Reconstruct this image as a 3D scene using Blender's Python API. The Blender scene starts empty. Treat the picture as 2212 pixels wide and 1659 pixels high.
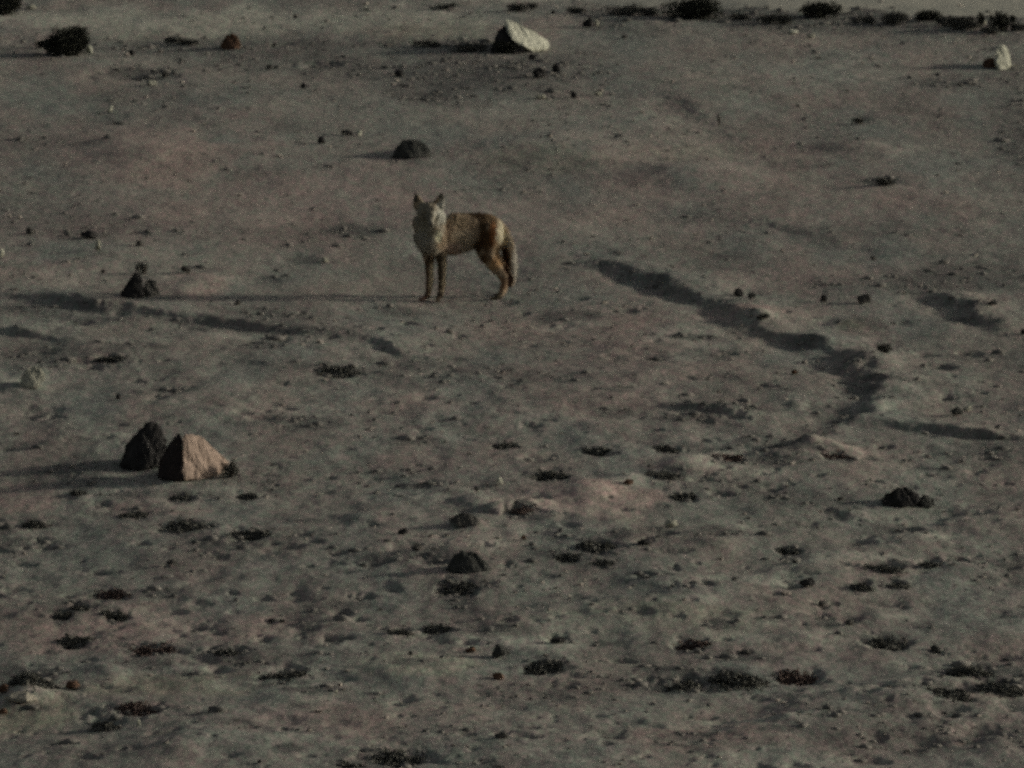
import bpy, bmesh, math, random
import numpy as np
from mathutils import Vector, Matrix

# ------------------------------------------------------------------ camera, sky, sun, exposure
sc = bpy.context.scene
C = sc.collection
R = math.radians
CAM = np.array([0.0, -74.0, 12.4])
PITCH = R(9.945)
K = 7.2 / 75.0 / 2212.0                       # ray slope per unit of the photograph, 2212 units wide
cam_d = bpy.data.cameras.new('camera')
cam_d.sensor_width = 36.0
cam_d.lens = 18.0 / (1106 * K)
cam_d.clip_start = 1.0
cam_d.clip_end = 3000.0
cam_d.dof.use_dof = True                      # the photograph is softly out of focus all over
cam_d.dof.focus_distance = 30.0
cam_d.dof.aperture_fstop = 24.0
cam = bpy.data.objects.new('camera', cam_d)
C.objects.link(cam)
cam.location = CAM
cam.rotation_euler = (R(90) - PITCH, 0, 0)
sc.camera = cam

SUN_EL, SUN_AZ = R(12.5), R(12.0)             # low, from the right and slightly behind; azimuth measured from +X towards +Y
world = bpy.data.worlds.new('World')
sc.world = world
world.use_nodes = True
wn = world.node_tree.nodes
sky = wn.new('ShaderNodeTexSky')
sky.sky_type = 'NISHITA'
sky.sun_disc = False
sky.sun_elevation = SUN_EL
sky.sun_rotation = R(90) - SUN_AZ
sky.dust_density = 3.0
sky.ozone_density = 1.0
hsv = wn.new('ShaderNodeHueSaturation')          # thin even cloud: a greyer sky
hsv.inputs['Saturation'].default_value = 0.35
world.node_tree.links.new(sky.outputs[0], hsv.inputs['Color'])
world.node_tree.links.new(hsv.outputs[0], wn['Background'].inputs[0])
wn['Background'].inputs[1].default_value = 0.11

sun_d = bpy.data.lights.new('sun', 'SUN')
sun_d.energy = 4.6
sun_d.angle = R(4.0)
sun_d.color = (1.0, 0.93, 0.80)
sun = bpy.data.objects.new('sun', sun_d)
C.objects.link(sun)
sdir = Vector((math.cos(SUN_EL) * math.cos(SUN_AZ), math.cos(SUN_EL) * math.sin(SUN_AZ), math.sin(SUN_EL)))
sun.rotation_euler = sdir.to_track_quat('Z', 'Y').to_euler()

sc.cycles.use_adaptive_sampling = True
sc.cycles.adaptive_threshold = 0.042
sc.cycles.adaptive_min_samples = 12
sc.cycles.sample_clamp_direct = 3.0
sc.cycles.sample_clamp_indirect = 1.0
sc.cycles.use_denoising = False               # keep the natural grain of a dim photograph
sc.view_settings.view_transform = 'Standard'
sc.view_settings.look = 'None'
sc.view_settings.gamma = 1.0
sc.view_settings.exposure = -0.93

# ------------------------------------------------------------------ helpers
def tag(o, label=None, cat=None, group=None, kind=None):
    if label: o['label'] = label
    if cat: o['category'] = cat
    if group: o['group'] = group
    if kind: o['kind'] = kind
    return o

def mesh_obj(name, verts, faces, material, parent=None, smooth=False):
    me = bpy.data.meshes.new(name)
    me.from_pydata([tuple(map(float, v)) for v in verts], [], [tuple(int(i) for i in f) for f in faces])
    me.update()
    if smooth:
        me.polygons.foreach_set('use_smooth', [True] * len(me.polygons))
    me.materials.append(material)
    o = bpy.data.objects.new(name, me)
    C.objects.link(o)
    o.parent = parent
    return o

def tri_obj(name, V, F, material, parent=None, smooth=False, attrs=None, colattr=None):
    """fast mesh from numpy arrays; F is (n,3) or (n,4)"""
    V = np.asarray(V, np.float32); F = np.asarray(F, np.int32)
    n, k = F.shape
    me = bpy.data.meshes.new(name)
    me.vertices.add(len(V)); me.vertices.foreach_set('co', V.ravel())
    me.loops.add(n * k); me.loops.foreach_set('vertex_index', F.ravel())
    me.polygons.add(n)
    me.polygons.foreach_set('loop_start', np.arange(0, n * k, k, dtype=np.int32))
    me.polygons.foreach_set('loop_total', np.full(n, k, np.int32))
    if smooth:
        me.polygons.foreach_set('use_smooth', np.ones(n, bool))
    me.update(calc_edges=True)
    for an, av in (attrs or {}).items():
        a = me.attributes.new(an, 'FLOAT', 'POINT'); a.data.foreach_set('value', np.asarray(av, np.float32).ravel())
    if colattr is not None:
        a = me.attributes.new('coat', 'FLOAT_COLOR', 'POINT')
        c = np.ones((len(V), 4), np.float32); c[:, :3] = colattr
        a.data.foreach_set('color', c.ravel())
    me.materials.append(material)
    o = bpy.data.objects.new(name, me)
    C.objects.link(o)
    o.parent = parent
    return o

def lat(ix, iy, seed):
    h = (ix.astype(np.int64) * 374761393 + iy.astype(np.int64) * 668265263 + seed * 974711) & 0xffffffff
    h = ((h ^ (h >> 13)) * 1274126177) & 0xffffffff
    h = h ^ (h >> 16)
    return (h & 0xffffff).astype(np.float32) / float(0x7fffff) - 1.0

def vnoise(x, y, seed):
    x = np.asarray(x, np.float64); y = np.asarray(y, np.float64)
    fx = np.floor(x); fy = np.floor(y)
    tx = (x - fx).astype(np.float32); ty = (y - fy).astype(np.float32)
    tx = tx * tx * tx * (tx * (tx * 6 - 15) + 10); ty = ty * ty * ty * (ty * (ty * 6 - 15) + 10)
    ix = fx.astype(np.int64); iy = fy.astype(np.int64)
    a = lat(ix, iy, seed); b = lat(ix + 1, iy, seed); c = lat(ix, iy + 1, seed); d = lat(ix + 1, iy + 1, seed)
    return (a * (1 - tx) + b * tx) * (1 - ty) + (c * (1 - tx) + d * tx) * ty

def fbm(x, y, seed, octaves=4, gain=0.5):
    s = 0; a = 1.0
    for i in range(octaves):
        s = s + a * vnoise(x, y, seed + i * 17)
        x, y = (0.8 * x - 0.6 * y) * 2.03 + 11.3, (0.6 * x + 0.8 * y) * 2.03 - 7.1
        a *= gain
    return s

# rays through the photograph (u right, v down, 2212 x 1659 units)
FWD = np.array([0, math.cos(PITCH), -math.sin(PITCH)]); UP = np.array([0, math.sin(PITCH), math.cos(PITCH)])
def ray(u, v):
    return FWD + np.array([1.0, 0, 0]) * (u - 1106) * K + UP * (829.5 - v) * K

def macro(x, y):
    far = np.clip((np.hypot(x, y) - 30) / 60, 0, 1)
    return 0.055 * fbm(np.asarray(x) / 3.4, np.asarray(y) / 4.2, 5, 2) + far * 0.6 * fbm(np.asarray(x) / 45.0, np.asarray(y) / 45.0, 9, 2)

def flat_at(u, v):
    d = ray(u, v); z = 0.0
    for _ in range(8):
        t = (z - CAM[2]) / d[2]
        p = CAM + d * t
        z = float(macro(p[0], p[1]))
    return p[0], p[1]

# ------------------------------------------------------------------ terrain features (all in metres on the ground)
def upp(y):                                  # metres per unit at distance y
    return math.hypot(y - CAM[1], CAM[2]) * K

#  hollows: u, v, width in units, length factor, depth
HOLLOW = [(710,1030,40,.8,.02),
 (393,1076,50,1,.03),(533,1072,44,1,.03),(213,1092,40,1,.025),(407,1139,95,.8,.03),(540,1159,80,.8,.035),
 (608,1185,75,.8,.03),(680,1172,50,.7,.025),(467,1200,45,1,.02),(523,889,35,1,.02),(1090,964,48,1,.03),(1287,976,55,1,.03),
 (1437,972,44,1,.03),(1187,1031,85,.8,.035),(937,1042,45,1,.02),(1284,1176,75,1.2,.03),
 (1224,1206,45,1,.03),(1300,1216,44,1,.03),(1450,1226,38,1,.025),(1475,1075,50,1.4,.03),(1347,1102,30,1,.02),
 (1575,992,65,.6,.035),(1808,991,55,1,.035),(1665,1055,40,1.4,.025),(1802,1116,70,1,.03),(1905,1119,45,1,.02),(2108,1016,40,1,.02),
 (2035,1029,50,1,.02),(1702,1189,50,1.4,.03),(1908,1226,80,1,.035),(2008,1219,38,1.2,.03),(2062,1212,44,1,.03),(1828,1226,45,.8,.025),
 (240,1287,70,.9,.035),(150,1287,24,1,.02),(173,1311,38,1.2,.035),(130,1331,38,1.5,.035),(247,1331,48,1,.035),(420,1354,55,1.4,.03),
 (583,1341,25,.8,.02),(567,1381,40,1.2,.03),(707,1378,32,1,.03),(157,1391,60,1,.035),(327,1407,100,.9,.04),
 (490,1407,60,1,.035),(467,1447,60,.9,.03),(610,1455,85,1.1,.045),(300,1534,80,1,.045),(245,1560,60,1.2,.03),
 (210,1550,45,1.8,.03),(360,1590,45,1.2,.025),(197,1640,40,1,.025),(984,1271,80,1.2,.045),(735,1324,35,1.4,.03),(775,1335,28,1,.03),
 (944,1361,62,1,.035),(864,1359,44,1,.03),(747,1381,35,.8,.03),(1207,1381,48,1,.035),
 (1174,1444,90,.8,.04),(1094,1344,36,1.2,.02),(854,1521,30,1,.025),(875,1510,50,1.5,.02),(1084,1587,36,1,.03),
 (862,1641,115,.9,.045),(757,1651,45,.8,.03),(1480,1392,65,1.2,.035),(1400,1470,60,1.3,.03),
 (1858,1264,44,1,.035),(1932,1264,50,.9,.03),(1775,1307,20,1.2,.02),(1835,1344,26,1.3,.03),(1918,1394,86,.9,.045),
 (2022,1407,30,1.2,.03),(1608,1407,28,1.2,.025),(1480,1468,90,1.4,.035),(1718,1467,80,1,.04),
 (1828,1474,25,1.2,.02),(1968,1444,30,1,.02),(1908,1491,40,1,.02),(2060,1497,90,1,.035),(2160,1480,60,1,.035),
 (2042,1541,60,1.6,.03),(1642,1654,46,1,.04),(1892,1594,40,1.5,.02),(230,775,66,1,.025),(730,805,95,.8,.03),(110,899,44,1,.02),
 (865,1180,60,1.2,.025),(930,1210,70,1.2,.03),(820,1215,60,1,.02),(1044,1176,30,1,.02),(1390,1169,34,1,.03),
 (917,745,36,1,.02),(1134,675,24,1,.02),(1254,645,44,1,.02),(1935,698,60,1,.02),(300,500,36,1,.015),(640,560,90,.8,.015),(560,600,70,1,.015),
 (960,800,60,1,.02),(1100,830,80,1,.015),(1400,770,90,1,.015),(340,860,40,1,.015),(90,760,50,1,.02),(1010,1390,40,1,.02),(1240,1300,60,1,.015),
 (100,1180,40,1,.02),(30,1270,50,1,.02),(640,1290,60,1,.02),(1560,1330,60,1,.02),(1350,1560,90,1.2,.02),(1160,1504,100,1.2,.02),
 (600,1560,80,1.2,.015),(2150,1330,60,1.2,.02),(2060,1110,60,1,.015),(1980,1600,80,1.2,.025),(2100,1580,80,1.2,.025),
 (600,97,40,1,.02),(680,140,60,1.6,.03),(300,160,130,1,.03),(2130,105,60,1,.02)]
#  mounds: u, v, width, length factor, height
MOUND = [(330,160,40,1,.03),(300,690,70,.7,.03),(405,625,60,1.2,.02),(1892,880,60,1,.03),(1722,878,30,1,.03),(700,720,90,1,.03),(1020,1080,50,1,.03),
 (1270,1060,90,1.2,.04),(1370,1035,70,1,.04),(1400,1250,90,1,.03),(60,1500,70,1.5,.07),(230,1450,60,1,.03),(800,1120,90,.8,.04),(1500,1000,80,1,.04),
 (1760,975,80,.8,.022),(1010,1130,40,1,.03),(560,1420,50,1,.03),(1000,1060,60,1,.03),(1640,690,50,.8,.04),(2080,1240,80,1,.03),(1900,1340,80,1,.03),
 (880,1450,120,1,.05),(1960,1520,120,1,.04),(420,1600,120,1,.05),(1750,1380,80,1,.03),(1560,1180,80,1.2,.05),(30,840,60,1,.04),
 (440,610,70,1,.02),(1470,380,160,1,.06),(1200,330,200,1,.06),(330,340,200,1,.06),(1850,320,100,1,.06),(1860,700,80,1,.04)]
#  ridges (crest polyline in units), height, steep width, gentle width, darkness of the shade painted at its left foot
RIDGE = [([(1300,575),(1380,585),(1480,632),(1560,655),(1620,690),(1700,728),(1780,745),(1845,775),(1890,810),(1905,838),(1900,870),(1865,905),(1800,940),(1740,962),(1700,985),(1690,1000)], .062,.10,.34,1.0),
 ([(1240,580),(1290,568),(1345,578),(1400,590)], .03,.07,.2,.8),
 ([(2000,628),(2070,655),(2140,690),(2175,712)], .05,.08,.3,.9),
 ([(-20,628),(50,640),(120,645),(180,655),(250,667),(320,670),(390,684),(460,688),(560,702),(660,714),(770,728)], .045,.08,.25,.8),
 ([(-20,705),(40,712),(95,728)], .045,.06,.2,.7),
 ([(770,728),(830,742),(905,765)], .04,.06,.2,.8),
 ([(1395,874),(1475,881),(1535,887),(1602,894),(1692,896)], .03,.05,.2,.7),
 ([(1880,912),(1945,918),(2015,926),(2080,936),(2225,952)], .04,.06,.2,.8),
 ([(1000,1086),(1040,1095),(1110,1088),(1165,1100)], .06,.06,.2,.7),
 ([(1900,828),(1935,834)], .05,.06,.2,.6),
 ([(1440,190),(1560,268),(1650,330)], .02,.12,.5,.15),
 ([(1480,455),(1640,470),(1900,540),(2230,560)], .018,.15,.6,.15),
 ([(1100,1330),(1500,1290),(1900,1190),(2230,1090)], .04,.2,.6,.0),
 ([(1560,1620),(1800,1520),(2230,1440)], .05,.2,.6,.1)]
#  darker, littered soil, some painting shadows of slab, rocks and coyote: u, v, half width u, half height v, amount
DARK = [(990,175,190,50,.55),(620,140,240,30,.3),(1130,150,120,40,.3),(1930,45,260,16,.5),(1330,28,110,12,.45),(2100,46,110,14,.5),(430,690,240,12,.4),(650,715,160,10,.35),(700,790,200,16,.3),(300,1010,130,16,.3),(150,1320,70,20,.3),(620,1425,70,30,.35),(1100,1200,110,16,.25),(1700,1190,80,24,.3),(1690,1060,90,16,.3),(1560,1470,120,12,.4),(2060,1590,220,30,.3),(700,1190,110,12,.25),(1000,820,320,18,.25),(2150,960,90,24,.3),
 (560,105,420,22,.35),(1010,150,300,48,.45),(1020,97,80,12,.6),(300,155,75,14,.5),(680,140,35,36,.5),(954,195,30,16,.6),(1760,40,420,22,.5),(2050,180,90,22,.4),
 (1340,60,90,22,.4),(785,498,85,14,.5),(1130,600,200,40,.2),(160,1020,110,32,.5),(120,670,160,14,.3),(560,690,170,26,.35),(880,800,220,34,.35),
 (860,1200,110,26,.7),(870,1010,120,20,.2),(2080,600,170,28,.45),(1880,700,50,12,.5),(1650,950,60,14,.5),(2120,980,90,30,.4),(1750,1080,130,26,.4),
 (1240,1195,120,18,.45),(560,1170,110,16,.4),(560,1425,110,28,.5),(1420,1475,110,20,.5),(1150,1500,150,24,.35),(1920,1580,260,40,.4),(260,1630,140,24,.3),
 (700,1330,90,20,.3),(1300,1350,120,30,.2),(140,1320,60,24,.4),(1850,500,160,18,.25),(1905,393,36,8,.9),(1858,260,30,8,.5),(1858,303,30,10,.5),(1500,515,16,8,.4),
 (1860,620,140,22,.3),(400,500,300,24,.2),(130,770,130,30,.3),(2150,1230,110,30,.3),(60,1470,70,14,.3),(1000,1270,60,12,.5),(1930,1225,70,10,.5),(330,1405,60,8,.5),
 (1860,840,50,24,.4),(1790,890,50,22,.5),(1700,970,40,16,.5),(2040,1500,130,14,.4),(2090,1444,50,10,.5),(1540,1462,100,14,.5),(610,1455,60,14,.6),(2212,300,60,160,.25),
 (1180,380,120,16,.2),(60,110,70,20,.3),(1640,690,60,10,.1)]
PALE = [(1100,1392,130,15,.5),(1300,1352,140,15,.55),(1480,1305,130,15,.6),(1660,1255,130,14,.55),(1850,1205,120,14,.45),(2050,1165,120,14,.4),(600,60,300,26,.3),(1750,1560,260,12,.35),(2000,1130,90,12,.3),
 (500,50,520,34,.45),(1240,1080,140,34,.25),(1370,1040,60,14,.5),(1500,300,150,40,.15),(1640,690,60,12,.5),(1760,700,90,22,.2),(1500,720,80,20,.3),(1560,1000,110,14,.45),
 (1760,978,90,10,.3),(1890,885,40,8,.5),(60,1500,50,26,.5),(900,1440,140,26,.35),(1400,1340,220,40,.3),(400,1090,90,14,.3),(150,600,100,22,.2),(410,620,46,16,.2),(700,740,90,16,.2),
 (1060,1170,40,34,.3),(1800,1380,110,20,.2),(1850,1500,140,18,.3),(330,1330,90,16,.2),(2120,690,40,10,.4),(1640,1020,70,10,.4),(1750,1210,130,22,.3),(40,815,70,20,.5),(1880,150,100,40,.15),(1140,240,300,30,.12),
 (1600,1640,300,20,.2),(1200,900,200,20,.1)]
PINK = [(450,480,480,60,.30),(1150,470,400,50,.24),(1750,430,420,50,.26),(1300,720,240,50,.3),(1265,1072,135,30,1.25),(1000,1000,200,26,.2),(200,1390,200,30,.3),(1150,1480,220,24,.25),(1700,1420,200,30,.25),
 (1240,1075,150,38,.8),(330,330,220,60,.4),(1560,340,280,60,.3),(700,420,300,50,.3),(400,620,80,26,.6),(150,590,120,26,.3),(1500,1000,150,18,.5),(1750,975,110,14,.5),
 (1620,680,120,16,.5),(60,1080,90,30,.4),(350,1100,120,16,.5),(1060,1180,60,40,.5),(1700,600,160,30,.3),(300,1350,260,40,.4),(900,870,150,20,.3),(1500,1590,240,30,.4),(1900,1230,110,20,.3),
 (1300,800,260,40,.3),(700,1560,200,40,.35),(2150,1400,90,30,.3),(1250,860,300,40,.25)]
OLIVE = [(900,1440,150,26,.8),(1420,1330,180,40,.7),(400,1480,200,26,.5),(60,1540,90,40,.6),(500,60,400,30,.4),(1500,330,160,20,.3),(1180,350,160,24,.3),(1830,705,40,10,.7),(900,60,160,30,.4),(2100,1500,90,20,.3)]

SCRUB_SPOTS = [(62,1473,124,38),(610,1464,84,30),(330,1414,92,20),(157,1396,56,15),(490,1412,54,16),(247,1337,48,17),(175,1318,34,20),(135,1340,36,22),(242,1292,62,17),(298,1541,78,23),(222,1575,60,30),(984,1280,76,28),(944,1367,58,18),(862,1368,44,14),(1174,1450,82,16),(862,1650,108,24),(757,1657,44,16),(1592,1476,112,36),(1480,1484,80,26),(1718,1473,76,18),(1495,1402,60,22),(1918,1399,78,17),(2092,1452,92,24),(2160,1492,90,28),(2060,1502,80,18),(1858,1272,42,19),(1932,1268,46,14),(1908,1232,66,14),(2010,1224,36,13),(1284,1187,72,30),(1224,1212,44,14),(1302,1222,46,14),(1187,1037,74,19),(1437,1032,70,22),(1475,1083,46,24),(1437,977,42,12),(1090,969,44,12),(1287,982,54,18),(1575,997,58,10),(1808,996,50,14),(1130,1106,50,15),(73,1136,46,18),(290,1115,48,19),(405,1144,88,14),(540,1164,74,14),(390,1082,40,13),(533,1077,36,13),(167,1068,34,13),(725,809,84,13),(235,780,54,14),(1702,1197,44,20)]
def patches(X, Y, lst):
    out = np.zeros((len(Y), len(X)), np.float32)
    for (u, v, hu, hv, amt) in lst:
        cx, cy = flat_at(u, v); s = upp(cy)
        rx = hu * s; ry = hv * s * (math.hypot(cy - CAM[1], CAM[2]) / CAM[2])
        i0, i1 = np.searchsorted(X, [cx - 1.7 * rx, cx + 1.7 * rx]); j0, j1 = np.searchsorted(Y, [cy - 1.7 * ry, cy + 1.7 * ry])
        if i1 <= i0 or j1 <= j0: continue
        gx, gy = np.meshgrid(X[i0:i1], Y[j0:j1])
        q = np.sqrt(((gx - cx) / rx) ** 2 + ((gy - cy) / ry) ** 2)
        q = q + 0.38 * fbm(gx * 3.1, gy * 1.1, 77, 4, .6)
        w = np.clip((1.35 - q) / 0.85, 0, 1); w = w * w * (3 - 2 * w)
        out[j0:j1, i0:i1] = np.maximum(out[j0:j1, i0:i1], w * amt)
    return out

def axis(lo, hi, step, out, grow):
    a = list(np.arange(lo, hi, step)); x = a[-1]; s = step
    while x < out: s *= grow; x += s; a.append(x)
    x = a[0]; s = step; pre = []
    while x > -out: s *= grow; x -= s; pre.append(x)
    return np.array(pre[::-1] + a)

X = axis(-4.6, 4.6, 0.0105, 420, 1.06)
Y = axis(-17.5, 17.5, 0.030, 420, 1.06)
GX, GY = np.meshgrid(X, Y)
nearw = np.exp(-(np.maximum(np.hypot(GX, GY) - 20, 0) / 10) ** 2).astype(np.float32)
Z = macro(GX, GY).astype(np.float32)
Z += nearw * (0.010 * fbm(GX / .75, GY / 1.1, 21, 2) + 0.0034 * fbm(GX / .17, GY / .24, 31, 2) + 0.0014 * fbm(GX / .05, GY / .07, 41, 2)).astype(np.float32)
lowm = np.clip((2.0 - GY) / 5, 0, 1).astype(np.float32) * nearw
Z += lowm * (0.0085 * fbm(GX / .27, GY / .50, 121, 3)).astype(np.float32)
shade_mask = np.zeros_like(Z)  # shade of hollows and ridge feet, painted into the soil colour
_r = random.Random(44)
for _ in range(520):
    v = 640 + 1020 * _r.random() ** .75; u = _r.uniform(-20, 2230); w = 12 + 55 * _r.random() ** 2.2
    HOLLOW.append((u, v, w, _r.uniform(.5, 1.1), _r.uniform(.010, .028)))
for _ in range(120):
    v = 640 + 1020 * _r.random() ** .75; u = _r.uniform(-20, 2230)
    DARK.append((u, v, _r.uniform(20, 90), _r.uniform(5, 14), _r.uniform(.2, .6)))
    u += _r.uniform(-60, 60); v += _r.uniform(-30, 30)
    PALE.append((u, v, _r.uniform(20, 80), _r.uniform(5, 13), _r.uniform(.1, .4)))
for _ in range(60):
    v = 60 + 560 * _r.random(); u = _r.uniform(-20, 2230)
    DARK.append((u, v, _r.uniform(20, 90), _r.uniform(5, 12), _r.uniform(.08, .28)))
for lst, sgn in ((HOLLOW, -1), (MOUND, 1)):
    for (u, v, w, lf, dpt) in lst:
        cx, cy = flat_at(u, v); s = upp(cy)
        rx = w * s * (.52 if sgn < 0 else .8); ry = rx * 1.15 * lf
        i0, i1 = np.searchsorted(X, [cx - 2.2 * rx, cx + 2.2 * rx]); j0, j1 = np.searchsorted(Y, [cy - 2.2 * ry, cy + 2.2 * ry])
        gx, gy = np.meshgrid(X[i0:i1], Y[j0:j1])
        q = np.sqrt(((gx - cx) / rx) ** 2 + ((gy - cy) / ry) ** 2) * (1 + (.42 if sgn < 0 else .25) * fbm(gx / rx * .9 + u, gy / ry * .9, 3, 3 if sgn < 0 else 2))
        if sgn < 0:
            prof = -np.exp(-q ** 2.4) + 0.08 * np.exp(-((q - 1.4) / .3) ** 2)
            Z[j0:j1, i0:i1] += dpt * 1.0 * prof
            shade_mask[j0:j1, i0:i1] = np.maximum(shade_mask[j0:j1, i0:i1], .75 * np.exp(-(q / 1.05) ** 2) * min(1, dpt / .03))
        else:
            Z[j0:j1, i0:i1] += dpt * np.exp(-q ** 2)
for (pts, hgt, wst, wge, dk) in RIDGE:
    wp = [flat_at(*p) for p in pts]
    xs = [p[0] for p in wp]; ys = [p[1] for p in wp]
    i0, i1 = np.searchsorted(X, [min(xs) - 1.2, max(xs) + 1.2]); j0, j1 = np.searchsorted(Y, [min(ys) - 1.2, max(ys) + 1.2])
    gx, gy = np.meshgrid(X[i0:i1], Y[j0:j1])
    jx = gx + .06 * fbm(gx * 4.0, gy * 3.0, 51, 4, .65); jy = gy + .05 * fbm(gx * 4.0, gy * 3.0, 61, 3)
    best = np.full(gx.shape, 9e9); side = np.zeros(gx.shape); along = np.zeros(gx.shape)
    L = 0
    for a, b in zip(wp[:-1], wp[1:]):
        dx, dy = b[0] - a[0], b[1] - a[1]; l2 = dx * dx + dy * dy; l = math.sqrt(l2)
        t = np.clip(((jx - a[0]) * dx + (jy - a[1]) * dy) / l2, 0, 1)
        px, py = jx - a[0] - t * dx, jy - a[1] - t * dy
        d = np.hypot(px, py); m = d < best
        # distance measured mostly across x, as the light sees it
        sg = np.sign(px * (-dy) + py * dx) * (1 if dy < 0 else -1)
        best = np.where(m, d, best); side = np.where(m, sg, side); along = np.where(m, L + t * l, along)
        L += l
    fade = np.clip(np.minimum(along, L - along) / (1.0 if L > 3 else .4) + .25, 0, 1) * (0.75 + .5 * vnoise(along * 3.5, along * 0, 71))
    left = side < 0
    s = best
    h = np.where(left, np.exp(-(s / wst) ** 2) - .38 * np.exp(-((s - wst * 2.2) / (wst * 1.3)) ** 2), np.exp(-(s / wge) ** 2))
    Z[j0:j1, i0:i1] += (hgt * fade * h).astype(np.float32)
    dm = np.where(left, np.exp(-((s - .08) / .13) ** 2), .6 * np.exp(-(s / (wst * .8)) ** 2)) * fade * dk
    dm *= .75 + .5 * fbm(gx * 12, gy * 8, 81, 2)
    shade_mask[j0:j1, i0:i1] = np.maximum(shade_mask[j0:j1, i0:i1], np.clip(dm, 0, 1))
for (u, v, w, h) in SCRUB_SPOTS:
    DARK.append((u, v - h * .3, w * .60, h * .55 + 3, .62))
mott = np.clip(fbm(GX / .75, GY / 1.9, 131, 3, .5) - .25, 0, 1).astype(np.float32) * .40 * nearw
dark = np.clip(np.maximum(patches(X, Y, DARK) * 1.5, shade_mask) + mott, 0, 1)
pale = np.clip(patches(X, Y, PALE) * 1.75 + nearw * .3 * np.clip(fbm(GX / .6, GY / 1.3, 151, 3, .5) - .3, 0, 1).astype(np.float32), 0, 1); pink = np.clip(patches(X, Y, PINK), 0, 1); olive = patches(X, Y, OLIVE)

def hz(x, y):
    i = int(np.clip(np.searchsorted(X, x) - 1, 0, len(X) - 2)); j = int(np.clip(np.searchsorted(Y, y) - 1, 0, len(Y) - 2))
    tx = (x - X[i]) / (X[i + 1] - X[i]); ty = (y - Y[j]) / (Y[j + 1] - Y[j])
    return float((Z[j, i] * (1 - tx) + Z[j, i + 1] * tx) * (1 - ty) + (Z[j + 1, i] * (1 - tx) + Z[j + 1, i + 1] * tx) * ty)

def ground_at(u, v):
    d = ray(u, v); z = 0.0
    for _ in range(12):
        p = CAM + d * ((z - CAM[2]) / d[2])
        z = z + .7 * (hz(p[0], p[1]) - z)
    return np.array([p[0], p[1], hz(p[0], p[1])])

# ------------------------------------------------------------------ materials
def new_mat(name):
    m = bpy.data.materials.new(name); m.use_nodes = True
    nt = m.node_tree; b = nt.nodes['Principled BSDF']
    b.inputs['Roughness'].default_value = 0.95
    b.inputs['Specular IOR Level'].default_value = 0.15
    return m, nt, b

def N(nt, t, **kw):
    n = nt.nodes.new(t)
    for k, v in kw.items(): setattr(n, k, v)
    return n

def mixc(nt, fac, a, b):
    m = N(nt, 'ShaderNodeMix', data_type='RGBA')
    for sock, val in ((m.inputs[0], fac), (m.inputs[6], a), (m.inputs[7], b)):
        if hasattr(val, 'is_output'): nt.links.new(val, sock)
        elif isinstance(val, (int, float)): sock.default_value = val
        else: sock.default_value = (*val, 1)
    return m.outputs[2]

def math_(nt, op, a, b=None, clamp=False):
    m = N(nt, 'ShaderNodeMath', operation=op, use_clamp=clamp)
    for sock, val in ((m.inputs[0], a), (m.inputs[1], b)):
        if val is None: continue
        if hasattr(val, 'is_output'): nt.links.new(val, sock)
        else: sock.default_value = val
    return m.outputs[0]

def noise(nt, vec, scale, detail=3, rough=.5, dim='3D'):
    n = N(nt, 'ShaderNodeTexNoise'); n.inputs['Scale'].default_value = scale
    n.inputs['Detail'].default_value = detail; n.inputs['Roughness'].default_value = rough
    nt.links.new(vec, n.inputs['Vector']); return n.outputs['Fac']

def remap(nt, v, a, b, c=0., d=1.):
    n = N(nt, 'ShaderNodeMapRange'); nt.links.new(v, n.inputs[0])
    for i, x in enumerate((a, b, c, d)): n.inputs[i + 1].default_value = x
    return n.outputs[0]

def attr(nt, name):
    a = N(nt, 'ShaderNodeAttribute'); a.attribute_name = name; return a.outputs['Fac']

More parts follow.
